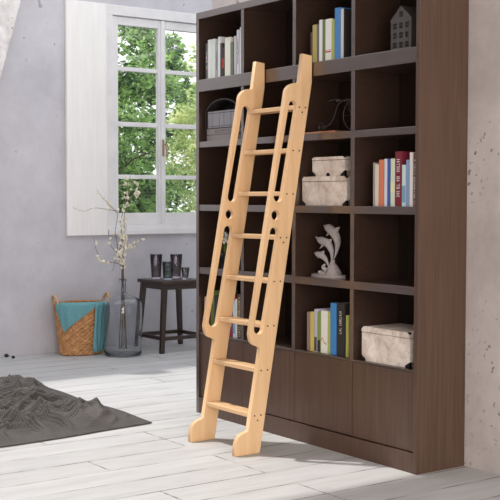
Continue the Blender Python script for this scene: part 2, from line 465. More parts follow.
for a in [
 (4.486,4.462,.197,(.28,.20,.19),'dusty brown violet book at the left end of the lowest open row',{}),
 (4.459,4.430,.20,(.62,.50,.12),'yellow book left of the lilac one, lowest open row',{}),
 (4.426,4.404,.216,(.52,.50,.62),'lilac white book between yellow and green spines, lowest open row',{'band':[(0.02,.35,(.07,.07,.07))]}),
 (4.400,4.376,.205,(.22,.32,.07),'green book with black foot left of the wide white one, lowest open row',{'band':[(0.02,.30,(.02,.02,.02))]}),
 (4.373,4.322,.212,(.80,.79,.75),'wide white book with a red zigzag on its spine, lowest open row',{}),
 (4.320,4.302,.208,(.42,.48,.12),'thin lime book right of the wide white one, lowest open row',{}),
 (4.299,4.254,.256,(.05,.24,.56),'blue book beside the black one, lowest open row',{}),
 (4.251,4.192,.262,(.025,.022,.022),'tall black book with white vertical title, lowest open row',{'text':M_ink,'tf':(.42,.88),'tw':.28}),
 (4.182,4.160,.205,(.38,.40,.10),'olive book at the right end of the lowest open row',{})]:
    b_ = book(a[0], a[1], a[2], z, a[3], a[4], G4, **a[5])
    if 'zigzag' in a[4]:
        bm = bmesh.new(); zz = [(.022,.062),(.012,.078),(.002,.058),(-.008,.048),(-.014,.054),(-.02,.044)]
        tube(bm, [(-.001, y, z_) for y, z_ in zz], .0013, 6); obj('zigzag_mark', bm, M_inkr, b_)
G5 = 'books behind the ladder in the lowest open row'
for a in [
 (5.438,5.412,.205,(.62,.46,.38),'pale pink book at the far left end behind the ladder',{}),
 (5.405,5.372,.245,(.02,.02,.02),'black book with olive top seen through the handrail slot',{'band':[(.8,.9,(.35,.27,.04))]}),
 (5.370,5.338,.245,(.20,.26,.08),'dark green and yellow book seen through the handrail slot',{'band':[(.2,.7,(.10,.12,.02)),(.84,.92,(.45,.35,.05))]}),
 (5.335,5.300,.22,(.03,.03,.03),'black book hidden mostly by the far ladder side',{}),
 (5.178,5.151,.235,(.22,.02,.05),'crimson book just right of the far ladder side, lowest open row',{'text':M_ink}),
 (5.148,5.126,.205,(.50,.62,.72),'pale blue book between crimson and speckled spines behind the ladder',{'band':[(.1,.4,(.15,.35,.55))]}),
 (5.123,5.108,.215,(.70,.71,.72),'slim white book behind the ladder near the first divider',{}),
 (5.105,5.066,.245,(.07,.05,.05),'dark book with yellow and white lettering behind the ladder',{'text':cmat((.65,.5,.2)),'tf':(.04,.95),'tw':.5})]:
    book(a[0], a[1], a[2], z, a[3], a[4], G5, **a[5])

# grey books in an arched rack, second row, leftmost cubby
z = 1.566
for i, (zz, lb) in enumerate(((z, 'grey flat book lying lowest under the arched rack'), (z+.036, 'grey lettered book lying flat on top of another under the arched rack'))):
    t = thing('book', lb, 'book', (3.565, 5.265, zz+.0004), 'flat books under the arched rack')
    bm = bmesh.new(); w = .315 - i*.0; h = .034
    box(bm, 0, .004, -w/2, w/2, 0, h); box(bm, .004, .2, -w/2, w/2, 0, .004); box(bm, .004, .2, -w/2, w/2, h-.004, h)
    obj('cover', bm, cmat((.23,.21,.21)), t, bevel=.001)
    boxobj('page_block', (.0045, .19, -w/2+.004, w/2-.004, .0045, h-.0045), M_pages, t, 0)
    if i:
        bm = bmesh.new(); y = .07
        r = random.Random(3)
        while y > -.08:
            wd = r.uniform(.008,.014)
            box(bm, -.0007, 0, y-.003, y, .008, .026)
            if r.random() < .7: box(bm, -.0007, 0, y-wd, y-.003, .023, .026)
            if r.random() < .5: box(bm, -.0007, 0, y-wd, y-.003, .008, .011)
            y -= wd + .006
        obj('spine_lettering', bm, M_inkd, t)
ra = thing('arched_rack', 'black arched rack holding small grey volumes in the second row left cubby', 'book rack', (3.562, 5.263, z+.0712))
def arch(w, h, n=20, x0=0):
    pts = [(w/2, 0)]
    for k in range(n+1):
        a = PI*k/n; pts.append((w/2*math.cos(a), h*.45 + h*.55*math.sin(a)))
    pts.append((-w/2, 0)); return pts
bm = bmesh.new(); prism(bm, arch(.345, .165), lambda u, v, d: (d, u, v), .105, .115); obj('back_plate', bm, M_dark, ra, bevel=.001)
bm = bmesh.new()
outer = arch(.345, .165); inner = arch(.333, .156)
for i in range(len(outer)-1):
    q = [outer[i], outer[i+1], inner[i+1], inner[i]]
    prism(bm, q, lambda u, v, d: (d, u, v), .0, .1045)
box(bm, .002, .1045, -.16, .16, 0, .003)
obj('arch_band', bm, M_dark, ra)
yy = 5.418
for i, (w, lb) in enumerate(((.045,'leftmost grey volume standing in the arched rack'),(.068,'broad grey volume second from left in the arched rack'),(.044,'third grey volume from left in the arched rack'),(.066,'fourth grey volume from left, partly behind the ladder handrail'),(.042,'rightmost grey volume in the arched rack'))):
    book(yy, yy-w, .094, z+.0745, (.30,.30,.32), lb, 'grey volumes in the arched rack', x=3.569, d=.085, band=[(.86,.9,(.08,.08,.09)),(.08,.11,(.08,.08,.09))])
    yy -= w+.003

# ------------------------------------------------------------------ objects on the shelves
def storage_box(label, ya, yb, z0, zb, zt, x, d, notch=False, group=None):
    yc = (ya+yb)/2; w = abs(ya-yb)
    t = thing('storage_box', label, 'box', (x, yc, z0+.0004), group)
    c = .027; hb = zb-z0
    f = lambda u, v, dd: (dd, u, v)
    bm = bmesh.new()
    pts = [(-w/2+c,0),(w/2-c,0),(w/2-c,c*.35),(w/2,c),(w/2,hb),(-w/2,hb),(-w/2,c),(-w/2+c,c*.35)]
    prism(bm, pts, f, 0, d); obj('box_body', bm, M_boxm, t, bevel=.0015)
    bm = bmesh.new(); h2 = zt-zb-.002; b0 = hb+.002
    pts = [(-w/2+.002,b0),(w/2-.002,b0),(w/2-.002,b0+h2*.55),(w/2-.016,b0+h2),(-w/2+.016,b0+h2),(-w/2+.002,b0+h2*.55)]
    prism(bm, pts, f, -.004, d+.002); obj('lid', bm, M_boxm, t, bevel=.0015)
    for s in (-1, 1):
        bm = bmesh.new()
        pts = [(s*(w/2-c),0),(s*(w/2+.002),0),(s*(w/2+.002),c),(s*w/2,c),(s*(w/2-c),c*.35)]
        prism(bm, pts, f, -.003, .012)
        obj('dark_notch', bm, M_black, t)  # black piece stands in for the dark behind the notched corner
        bm = bmesh.new(); pts = [(s*(w/2-.014), b0+h2),(s*(w/2-.001), b0+h2*.62),(s*w/2, b0+h2)]
        prism(bm, pts, f, -.002, .010); obj('dark_notch', bm, M_black, t)  # same painted dark at the lid corner
    if notch:
        bm = bmesh.new(); pts = [(.014*math.cos(a*PI/8), .0005+.018*math.sin(a*PI/8)) for a in range(9)]
        prism(bm, pts, f, -.0015, .002); obj('arch_hole_dark', bm, M_black, t)  # black plate stands in for the dark of an arched hole
        bm = bmesh.new(); tube(bm, [(-.008, -.012, hb+(zt-zb)), (-.010, -.008, hb+(zt-zb)+.006), (-.010, .008, hb+(zt-zb)+.006), (-.008, .012, hb+(zt-zb))], .002, 8)
        obj('lid_loop', bm, M_black, t)
    return t
storage_box('larger whitewashed storage box carrying the smaller one in the third row', 4.544, 4.196, 1.206, 1.326, 1.352, 3.570, .215)
storage_box('smaller whitewashed storage box stacked on the larger one', 4.488, 4.234, 1.3525, 1.432, 1.450, 3.590, .165, True)
storage_box('whitewashed storage box with dark corners in the lowest right cubby', 4.062, 3.732, .470, .606, .634, 3.556, .23)

# house lantern
t = thing('house_lantern', 'small grey metal house lantern with gable roof and cut windows on the top row', 'lantern', (3.60, 3.853, 1.9184))
w, hh, hp, dd = .136, .147, .205, .10
holes = []
for zz in (.018, .062, .106):
    for yy in (-.041, 0, .041): holes.append((yy, zz))
bm = bmesh.new(); yc = sorted({-w/2, w/2} | {y-.011 for y, _ in holes} | {y+.011 for y, _ in holes})
zc = [0, .018, .044, .062, .088, .106, .132, hh]
for i in range(len(yc)-1):
    for j in range(len(zc)-1):
        cy, cz = (yc[i]+yc[i+1])/2, (zc[j]+zc[j+1])/2
        if any(abs(cy-hy) < .010 and hz < cz < hz+.026 for hy, hz in holes): continue
        box(bm, 0, .003, yc[i], yc[i+1], zc[j], zc[j+1])
# gable front with one window
for pts in ([(-w/2,hh),(-.011,hh),(-.011,hh+.058*.84)], [(.011,hh),(w/2,hh),(.011,hh+.058*.84)],
            [(-.011,hh+.036),(.011,hh+.036),(.011,hh+.0487),(0,hp-hh+hh),(-.011,hh+.0487)]):
    prism(bm, pts, lambda u, v, d: (d, u, v), 0, .003)
box(bm, 0, .003, -.011, .011, hh, hh+.012)
box(bm, .003, dd, -w/2, -w/2+.003, 0, hh); box(bm, .003, dd, w/2-.003, w/2, 0, hh); box(bm, dd-.003, dd, -w/2+.003, w/2-.003, 0, hh)
box(bm, .003, dd-.003, -w/2+.003, w/2-.003, 0, .003)
obj('lantern_wall', bm, M_zinc, t)
bm = bmesh.new()
for s in (-1, 1):
    prism(bm, [(s*(w/2+.004), hh-.004), (0, hp), (0, hp+.004), (s*(w/2+.007), hh-.003)], lambda u, v, d: (d, u, v), -.002, dd+.002)
obj('roof', bm, M_zinc, t)
bm = bmesh.new()
for y, zz in holes + [(0, hh+.012)]:
    box(bm, .0005, .0025, y-.0012, y+.0012, zz, zz+.025); box(bm, .0005, .0025, y-.011, y+.011, zz+.012, zz+.0145)
obj('window_bars', bm, M_zinc, t)

# dolphins
t = thing('dolphin_figurine', 'grey cast figurine of three leaping dolphins on a wave base', 'figurine', (3.62, 4.40, .8464))
def dp(u, v, x=0): return Vector((x, (4.618-.00127*u)-4.40, (1.185-.000824*v)-.846))
def dolphin(line, r, fins, x):
    pts = smooth_line([dp(a, b, x) for a, b in line], 6); n = len(pts)
    prof = [(0,.12),(.08,.26),(.16,.34),(.2,.62),(.3,.92),(.45,1),(.6,.82),(.78,.45),(.92,.22),(1,.14)]
    def R(s):
        for (a, ra_), (b, rb) in zip(prof, prof[1:]):
            if s <= b: return ra_ + (rb-ra_)*(s-a)/(b-a)
        return prof[-1][1]
    bm = bmesh.new(); tube(bm, pts, [max(.002, r*R(i/(n-1))) for i in range(n)], 12)
    for f in fins:
        prism(bm, [(dp(a, b).y, dp(a, b).z) for a, b in f], lambda u, v, d: (d, u, v), x-.0035, x+.0035)
    e = pts[-1]
    o = obj('dolphin', bm, M_stone, t, smooth=True, bevel=.001)
    return o
dolphin([(143,94),(155,104),(180,116),(212,148),(228,195),(222,250),(205,300)], .024, [[(205,112),(240,102),(226,142)],[(172,132),(158,162),(188,145)]], .006)
dolphin([(110,166),(124,180),(150,190),(185,205),(205,240),(212,280),(206,318)], .021, [[(180,180),(208,176),(202,208)],[(152,205),(135,240),(168,215)]], -.012)
dolphin([(115,264),(127,270),(150,276),(178,292),(196,320),(205,350)], .016, [[(155,255),(176,250),(172,280)],[(145,285),(130,298),(158,292)]], -.026)
bm = bmesh.new()
ctrl = [((206,408),.044),((212,380),.040),((205,350),.028),((203,322),.014),((208,300),.008)]
tube(bm, smooth_line([dp(a, b, 0) for (a, b), r in ctrl], 1), [r for _, r in ctrl], 14)
tube(bm, smooth_line([dp(190,372,-.02), dp(168,350,-.025), dp(178,330,-.02)], 4), [.014,.013,.011,.010,.009,.008,.007,.006,.004], 8)
tube(bm, smooth_line([dp(185,395,-.02), dp(160,385,-.03), dp(155,372,-.03)], 4), [.012]*8+[.004], 8)
n = 28; base = [(.115*math.cos(2*PI*k/n)*(1+.08*math.sin(5*2*PI*k/n)), .055*math.sin(2*PI*k/n)) for k in range(n)]
prism(bm, base, lambda u, v, d: (v, u-.005, d), 0, .014)
obj('wave_base', bm, M_stone, t, smooth=False, bevel=.003)

# wire penny-farthing on a copper tray
o = boxobj('copper_tray', (3.548, 3.74, 4.262, 4.545, 1.5664, 1.575), M_copper, bevel=.002)
tag(o, 'flat copper brown tray under the wire bicycle in the second row', 'tray')
t = thing('wire_bicycle', 'dark wire high-wheel bicycle ornament on the copper tray', 'ornament', (3.62, 4.30, 1.5755))
def ring(bm, cy, cz, R, r, x=0, n=40):
    tube(bm, [(x, cy+R*math.cos(2*PI*k/n), cz+R*math.sin(2*PI*k/n)) for k in range(n+1)], r, 6, cap=False)
bm = bmesh.new(); ring(bm, -.09, .0745, .0715, .0022)
for k in range(10):
    a = 2*PI*k/10; tube(bm, [(0,-.09,.0745),(0,-.09+.07*math.cos(a),.0745+.07*math.sin(a))], .0007, 4)
tube(bm, [(-.012,-.09,.0745),(.012,-.09,.0745)], .005, 8); obj('front_wheel', bm, M_darkiron, t)
bm = bmesh.new(); ring(bm, .15, .0245, .022, .0018)
for k in range(6):
    a = 2*PI*k/6; tube(bm, [(0,.15,.0245),(0,.15+.021*math.cos(a),.0245+.021*math.sin(a))], .0007, 4)
obj('rear_wheel', bm, M_darkiron, t)
bm = bmesh.new(); tube(bm, smooth_line([(0,-.09,.15),(0,-.02,.148),(0,.025,.128),(0,.045,.085),(0,.075,.042),(0,.11,.03),(0,.15,.0245)], 6), .0032, 8)
tube(bm, [(.008,-.09,.0745),(.008,-.05,.15),(0,-.04,.158)], .002, 6); tube(bm, [(-.008,-.09,.0745),(-.008,-.05,.15),(0,-.04,.158)], .002, 6)
obj('frame', bm, M_darkiron, t)
bm = bmesh.new(); tube(bm, smooth_line([(-.05,.03,.148),(-.03,.01,.155),(0,-.01,.152),(.03,.01,.155),(.05,.03,.148)], 5), .002, 6); obj('handlebar', bm, M_darkiron, t)
bm = bmesh.new(); tube(bm, [(0,.0,.152),(0,.035,.150)], [.006,.004], 8); obj('saddle', bm, M_darkiron, t)

# jar of white flowers behind the ladder
t = thing('flower_pot', 'small dark pot of white flowers half hidden behind the far ladder side', 'flower pot', (3.61, 5.298, .8464))
bm = bmesh.new(); lathe(bm, [(0,0),(.032,0),(.040,.06),(.042,.085),(.038,.085),(.036,.06),(.0,.06)], 24); obj('pot', bm, M_black, t, smooth=True)
bm = bmesh.new(); r = random.Random(5)
for k in range(16):
    a = r.uniform(0, 2*PI); q = r.uniform(0, .05)
    tube(bm, [(0,0,.06),(q*.5*math.cos(a), q*.5*math.sin(a), .11),(q*math.cos(a), q*math.sin(a), r.uniform(.13,.17))], .0015, 5)
obj('stems', bm, mat('stem_green', (.14,.22,.06), .7), t)
bm = bmesh.new()
for k in range(30):
    a = r.uniform(0, 2*PI); q = r.uniform(0, .055); c = Vector((q*math.cos(a), q*math.sin(a), r.uniform(.14,.20)))
    bmesh.ops.create_icosphere(bm, subdivisions=1, radius=r.uniform(.008,.014), matrix=Matrix.Translation(c))
obj('flowers', bm, mat('white_petal', (.75,.76,.70), .7), t, smooth=True)

# ------------------------------------------------------------------ ladder
lad = thing('library_ladder', 'pale beech ladder with looped handrails leaning on the bookcase', 'ladder', (3.074, 4.415, 0))
SF = lambda z: 3.138 + (z-.112)*.179          # front edge of the stile
SB = lambda z: 3.211 + (z-.012)*.1725         # back edge
RF = lambda z: 3.147 + (z-.588)*.183          # front edge of the handrail
def arc(cx, cz, r, a0, a1, n):
    return [(cx+r*math.cos(math.radians(a0+(a1-a0)*k/n)), cz+r*math.sin(math.radians(a0+(a1-a0)*k/n))) for k in range(n+1)]
out = [(3.467,1.957),(3.524,1.951),(3.524,1.82)]
out += [(SB(1.75)+.001,1.75),(SB(0.0),0.0005),(3.062,.0005)]
out += [(3.062,.045),(3.067,.065),(3.076,.084),(3.089,.099),(3.106,.108),(3.122,.111),(SF(.118),.118)]
out += [(SF(.50),.50),(SF(.517)-.002,.517),(3.196,.524),(3.182,.528),(3.168,.536),(3.157,.549),(3.150,.566),(3.147,.588)]
out += [(RF(1.0),1.0),(RF(1.5),1.5),(3.359,1.745),(3.362,1.765),(3.369,1.780),(3.381,1.794),(3.398,1.804),(3.420,1.810),(3.440,1.812),(3.4465,1.818)]
RB = lambda z: RF(z) + .0275
def slot(z0, z1):
    def ends(z): return RB(z)-.001, SF(z)+.004
    a0, b0 = ends(z0); a1, b1 = ends(z1); pts = []
    r0 = (b0-a0)/2; r1 = (b1-a1)/2
    pts += arc((a0+b0)/2, z0+r0, r0, 180, 360, 10)
    pts += arc((a1+b1)/2, z1-r1, r1, 0, 180, 10)
    return pts
holes2 = [slot(1.225,1.722), slot(.583,1.101), arc((RB(1.158)+SF(1.158))/2, 1.160, .0245, 0, 345, 23)]
def stile_mesh():
    cu = bpy.data.curves.new('stile_outline', 'CURVE'); cu.dimensions = '2D'; cu.fill_mode = 'BOTH'
    for poly in [out] + holes2:
        sp = cu.splines.new('POLY'); sp.points.add(len(poly)-1); sp.use_cyclic_u = True
        for p, (a, b) in zip(sp.points, poly): p.co = (a-3.07, b, 0, 1)
    cu.extrude = .0115; cu.bevel_depth = .0025; cu.bevel_resolution = 1; cu.offset = -.0025
    tmp = bpy.data.objects.new('tmp', cu); COL.objects.link(tmp)
    dg = bpy.context.evaluated_depsgraph_get(); dg.update()
    me = bpy.data.meshes.new_from_object(tmp.evaluated_get(dg))
    bpy.data.objects.remove(tmp); bpy.data.curves.remove(cu)
    me.transform(Matrix(((1,0,0,0),(0,0,-1,0),(0,1,0,0),(0,0,0,1))))
    me.materials.clear(); me.materials.append(M_beech); me.name = 'side_rail'
    return me
me = stile_mesh()
screw_bm = bmesh.new(); lathe(screw_bm, [(0,0),(.0042,0),(.0042,.002),(.003,.0028),(0,.0028)], 12)
screw_me = bpy.data.meshes.new('screw'); screw_bm.to_mesh(screw_me); screw_bm.free(); screw_me.materials.append(M_screw)
RZ = [.187,.405,.620,.836,1.050,1.265,1.478,1.692]
for i, yc in enumerate((.014, .411)):
    st = bpy.data.objects.new('side_rail', me); link(st, lad); st.location = (0, yc, 0)
    side = -1 if i == 0 else 1
    for k, zr in enumerate(RZ):
        xs = SF(zr)-3.07
        pos = [(xs+.024, zr), (xs+.062, zr)]
        if k in (0, 4, 7): pos.append((xs+.042, zr-.024))
        for (px, pz) in pos:
            s = bpy.data.objects.new('screw', screw_me); link(s, st)
            s.location = (px, side*.0138, pz); s.rotation_euler = (PI/2*(1 if side < 0 else -1), 0, 0)
for zr in RZ:
    xs = SF(zr)-3.07
    bm = bmesh.new(); box(bm, xs+.006, xs+.082, .0285, .3965, zr-.011, zr+.011)
    obj('rung', bm, M_beech_y, lad, bevel=.004, seg=3)

# ------------------------------------------------------------------ stool and glasses
sx, sy = 4.86, 7.925
t = thing('wooden_stool', 'dark walnut square stool carrying the coloured glasses below the window', 'stool', (sx, sy, 0))
bm = bmesh.new(); box(bm, -.205, .205, -.205, .205, .548, .577); obj('seat', bm, M_walnut, t, bevel=.006, seg=3)
for (ax, ay, bx2, by2) in ((-.165,-.165,-.222,-.215),(.165,-.165,.222,-.215),(-.165,.165,-.20,.205),(.165,.155,.222,.215)):
    bm = bmesh.new(); r = .020
    v0 = [bm.verts.new((bx2+s*.017, by2+q*.017, .0005)) for s, q in ((-1,-1),(1,-1),(1,1),(-1,1))]
    v1 = [bm.verts.new((ax+s*.021, ay+q*.021, .5475)) for s, q in ((-1,-1),(1,-1),(1,1),(-1,1))]
    bm.faces.new(v0[::-1]); bm.faces.new(v1)
    for k in range(4): bm.faces.new((v0[k], v0[(k+1)%4], v1[(k+1)%4], v1[k]))
    obj('leg', bm, M_walnut, t, bevel=.003)
q = .195
for (b, nm) in (((-q,q,-.202,-.182,.10,.13),0),((-q,q,.176,.196,.10,.13),0),((-.208,-.188,-.182,.176,.10,.13),0),((.188,.208,-.182,.176,.10,.13),0)):
    bm = bmesh.new(); box(bm, *b); obj('stretcher', bm, M_walnut, t, bevel=.002)
bm = bmesh.new(); box(bm, -.16,.16,-.183,-.165,.505,.547); box(bm, -.16,.16,.155,.173,.505,.547); box(bm, -.183,-.165,-.16,.15,.505,.547); box(bm, .165,.183,-.16,.15,.505,.547)
obj('apron', bm, M_walnut, t, bevel=.002)
def tumbler(x, y, rt, rb, h, m, label):
    bm = bmesh.new(); e = .004
    prof = [(0,0),(rb*.9,0),(rb,.006),(rt,h-.002),(rt-e/2,h),(rt-e,h-.002),(rb-e,.022),(rb*.7,.018),(0,.016)]
    lathe(bm, prof, 40)
    o = obj('drinking_glass', bm, m, smooth=True); o.location = (x, y, .5774)
    return tag(o, label, 'glass', 'glasses on the stool')
tumbler(4.752, 7.985, .051, .037, .205, M_purple, 'tall purple glass at the left end of the stool')
tumbler(4.780, 7.845, .048, .038, .150, M_tealglass, 'shorter teal glass in front of the two purple ones')
tumbler(4.945, 7.985, .052, .037, .200, M_purple, 'tall purple glass right of the teal one')
tumbler(4.915, 7.795, .034, .024, .100, M_greyglass, 'smallest grey glass at the right of the stool')

# ------------------------------------------------------------------ basket with cloths
bx, by = 4.115, 8.085
bk = thing('wicker_basket', 'honey brown oval wicker basket against the wall beside the glass bottle', 'basket', (bx, by, 0))
A1, B1, A0, B0, BH = .222, .168, .172, .130, .405
def ell(phi, f, off=0):
    a = A0+(A1-A0)*f+off; b = B0+(B1-B0)*f+off
    return a*math.sin(phi), -b*math.cos(phi)
bm = bmesh.new(); NT, NZ = 216, 130; rowsn = 24
grid = []
for j in range(NZ+1):
    f = j/NZ; row = int(f*rowsn); lr = f*rowsn - row; ring_ = []
    for i in range(NT):
        ph = 2*PI*i/NT
        wv_ = math.sin(ph*26 + (row % 2)*PI)
        off = .0055*wv_*math.sin(PI*lr) + .0030*math.sin(PI*lr)
        x, y = ell(ph, f, off); ring_.append(bm.verts.new((x, y, .004+f*(BH-.004))))
    grid.append(ring_)
for a, b in zip(grid, grid[1:]):
    for i in range(NT): bm.faces.new((a[i], a[(i+1)%NT], b[(i+1)%NT], b[i]))
inner = []
for f in (1, .5, .06):
    r_ = []
    for i in range(NT):
        x, y = ell(2*PI*i/NT, f, -.008); r_.append(bm.verts.new((x, y, .004+f*(BH-.004))))
    inner.append(r_)
for a, b in zip([grid[-1]]+inner, inner):
    for i in range(NT): bm.faces.new((a[i], a[(i+1)%NT], b[(i+1)%NT], b[i]))
bm.faces.new(inner[-1]); bm.faces.new(grid[0])
obj('basket_body', bm, M_wicker, bk, smooth=True)
bm = bmesh.new()
for s in (0, 1):
    tube(bm, [(*ell(2*PI*i/160, 1, -.002+.004*math.sin(i*PI/4+s*PI)), BH+.004*math.cos(i*PI/4+s*PI)) for i in range(161)], .007, 7, cap=False)
obj('rim', bm, M_wicker, bk, smooth=True)
for s in (-1, 1):
    bm = bmesh.new()
    pts = smooth_line([(s*.215,-.045,BH-.03),(s*.226,-.04,BH+.03),(s*.235,-.02,BH+.062),(s*.237,0,BH+.07),(s*.235,.02,BH+.062),(s*.226,.04,BH+.03),(s*.215,.045,BH-.03)], 6)
    tube(bm, pts, .0105, 8); obj('handle', bm, M_handle, bk, smooth=True)

def cloth(name, label, phi0, phi1, lowfn, nx=70, nz=60, off=.010, seed=0, vert=False):
    """cloth over the rim: starts inside the basket, crosses the rim, hangs outside down to lowfn"""
    bm = bmesh.new(); g = []
    for i in range(nx+1):
        s = i/nx; ph = math.radians(phi0+(phi1-phi0)*s); low = lowfn(s); c_ = []
        L_in, L_top = .10, .03; Lh = BH-low
        for j in range(nz+1):
            d = (j/nz)*(L_in+L_top+Lh)
            wob = noise.noise(Vector((s*7+seed, d*3, seed)))*.012 + .006*math.sin(s*26+2.5*math.sin(d*7)+seed)
            if d < L_in: f = 1-(L_in-d)/BH; x, y = ell(ph, f, -.022); zz = BH-(L_in-d)
            elif d < L_in+L_top:
                q = (d-L_in)/L_top; x, y = ell(ph, 1, -.022+(.032+off*.4)*q + .0); zz = BH+.016*math.sin(PI*q)+.004
            else:
                dd_ = d-L_in-L_top; zz = BH-dd_; f = 1-dd_/BH
                x, y = ell(ph, 1 if vert else f, off + min(1, dd_*10)*max(-.004, wob)+.004)
            c_.append(bm.verts.new((x, y, zz)))
        g.append(c_)
    for a, b in zip(g, g[1:]):
        for j in range(nz): bm.faces.new((a[j], b[j], b[j+1], a[j+1]))
    o = obj(name, bm, M_teal, smooth=True); o.location = (bx, by, 0)
    so = o.modifiers.new('thick', 'SOLIDIFY'); so.thickness = .003; so.offset = 0
    return tag(o, label, 'cloth', 'teal cloths over the basket rim')
def tri(s):
    tip = .19
    return BH-.035-(BH-.035-tip)*(s/.24) if s < .24 else tip+(BH-.02-tip)*((s-.24)/.76)
cloth('teal_cloth', 'teal cloth folded to a triangle over the left front of the basket', -84, 8, tri, seed=1.3)
cloth('teal_cloth', 'long teal cloth hanging down the right front of the basket to the floor', 8, 60, lambda s: .022+.012*s, seed=4.1, vert=False, off=.012)

# ------------------------------------------------------------------ glass bottle with blossom branches
vx, vy = 4.345, 7.815
vo = [(0,.012),(.06,.010),(.10,.002),(.135,.001),(.146,.012),(.150,.04),(.151,.38),(.148,.41),(.135,.438),(.11,.456),(.07,.470),(.042,.480),(.028,.495),(.025,.515),(.025,.575),(.027,.585),(.034,.590),(.035,.602),(.031,.607)]
vi = [(.022,.606),(.021,.57),(.021,.515),(.024,.493),(.038,.476),(.068,.465),(.108,.451),(.131,.433),(.1435,.408),(.1465,.38),(.1455,.045),(.140,.018),(.10,.010),(.06,.016),(0,.018)]
bm = bmesh.new(); lathe(bm, vo+vi, 64); o = obj('glass_bottle', bm, M_smoke, smooth=True); o.location = (vx, vy, .0005)
tag(o, 'big smoky grey glass bottle on the floor holding blossom branches', 'bottle')

rb = random.Random(11)
bl_bm = bmesh.new()
for k in range(5):
    a = 2*PI*k/5
    bmesh.ops.create_icosphere(bl_bm, subdivisions=1, radius=.0075, matrix=Matrix.Translation((.006*math.cos(a), .006*math.sin(a), .002)) @ Matrix.Scale(.6, 4, (0,0,1)))
bmesh.ops.create_icosphere(bl_bm, subdivisions=1, radius=.005, matrix=Matrix.Translation((0,0,.004)))
bl_me = bpy.data.meshes.new('blossom'); bl_bm.to_mesh(bl_me); bl_bm.free(); bl_me.materials.append(M_blossom)
for p in bl_me.polygons: p.use_smooth = True
def branch(label, main, sides, nbl, zlo, root):
    """main, sides: control points (x, y, z); blossoms are set along everything above zlo"""
    t = thing('blossom_branch', label, 'branch', (vx, vy, .02), 'blossom branches in the glass bottle')
    o3 = Vector((vx, vy, .02)); bm = bmesh.new(); spots = []
    for i, ln in enumerate([root+main]+sides):
        pts = [p - o3 for p in smooth_line(ln, 6)]
        pts = [p + (Vector((noise.noise(p*14), noise.noise(p*14+Vector((5,0,0))), 0))*.012 if (p.z+.02) > .66 else Vector()) for p in pts]
        n = len(pts); r0 = .0042 if i == 0 else .0026
        tube(bm, pts, [r0*(1-.7*k/(n-1)) for k in range(n)], 6)
        spots += [p for p in pts if p.z+.02 > zlo]
    obj('twig', bm, M_twig, t)
    for k in range(nbl):
        p = rb.choice(spots) + Vector((rb.uniform(-1,1), rb.uniform(-1,1), rb.uniform(-1,1)))*.014
        b = bpy.data.objects.new('blossom', bl_me); link(b, t); b.location = p
        b.rotation_euler = (rb.uniform(0,6), rb.uniform(0,6), rb.uniform(0,6)); s = rb.uniform(.7,1.35); b.scale = (s,s,s)
def rt(dx, dy): return [(vx+dx*3.5, vy+dy*3.5, .05), (vx+dx, vy+dy, .50), (vx+dx*.8, vy+dy*.8, .61)]
V = vy
branch('tallest blossom branch rising in front of the lower window pane', [(4.335,V,.75),(4.335,V+.01,.95),(4.35,V+.01,1.12),(4.40,V,1.28),(4.41,V,1.42)],
       [[(4.36,V,1.16),(4.46,V-.03,1.27),(4.45,V-.03,1.36)],[(4.34,V,.9),(4.38,V+.02,1.1),(4.36,V+.02,1.3),(4.39,V+.02,1.40)]], 56, .80, rt(-.008,.004))
branch('blossom branch with bare forked twigs reaching left over the shutter', [(4.32,V+.02,.78),(4.30,V+.03,.98),(4.31,V+.02,1.10),(4.28,V,1.15)],
       [[(4.29,V,1.14),(4.20,V,1.155),(4.10,V+.01,1.165),(4.02,V+.03,1.14),(3.93,V+.02,1.175)],[(4.30,V,1.12),(4.22,V,1.20),(4.15,V-.02,1.25),(4.10,V-.02,1.31)]], 14, .72, rt(-.004,-.008))
branch('blossom branch bending right towards the stool', [(4.35,V-.01,.75),(4.36,V,.84),(4.40,V,.86),(4.46,V,.875),(4.54,V-.01,.925)],
       [[(4.36,V,.82),(4.355,V-.02,.95),(4.38,V-.02,1.10)]], 36, .70, rt(.008,.004))
branch('blossom branch curving low to the left above the basket', [(4.33,V-.02,.70),(4.27,V-.02,.735),(4.16,V-.02,.755),(4.11,V-.02,.82),(4.08,V-.02,.94)],
       [[(4.31,V-.02,.80),(4.24,V-.02,.86),(4.20,V-.02,.92)]], 14, .72, rt(.002,.010))
branch('short twisted blossom branch in the middle of the bunch', [(4.335,V-.02,.72),(4.30,V-.03,.82),(4.33,V-.02,.95),(4.31,V-.02,1.06)],
       [[(4.31,V-.03,.84),(4.27,V-.03,.77),(4.24,V-.03,.68),(4.23,V-.03,.66)],[(4.33,V-.02,.75),(4.345,V-.04,.9),(4.34,V-.04,1.08)]], 44, .70, rt(.006,-.006))

# pebbles at the wall
for i, (x, y, r, lb) in enumerate(((3.44,8.19,.016,'small black pebble at the left picture edge by the wall'),(3.545,8.235,.017,'small black pebble between the other two on the floor by the wall'),(3.56,8.14,.014,'small black pebble nearest the basket, on the floor by the wall'))):
    bm = bmesh.new(); bmesh.ops.create_icosphere(bm, subdivisions=3, radius=r)
    for v_ in bm.verts: v_.co *= 1+.15*noise.noise(v_.co*60+Vector((i*3,0,0))); v_.co.z *= .8
    o = obj('pebble', bm, M_pebble, smooth=True); o.location = (x, y, r*.8); tag(o, lb, 'pebble', 'black pebbles by the wall')

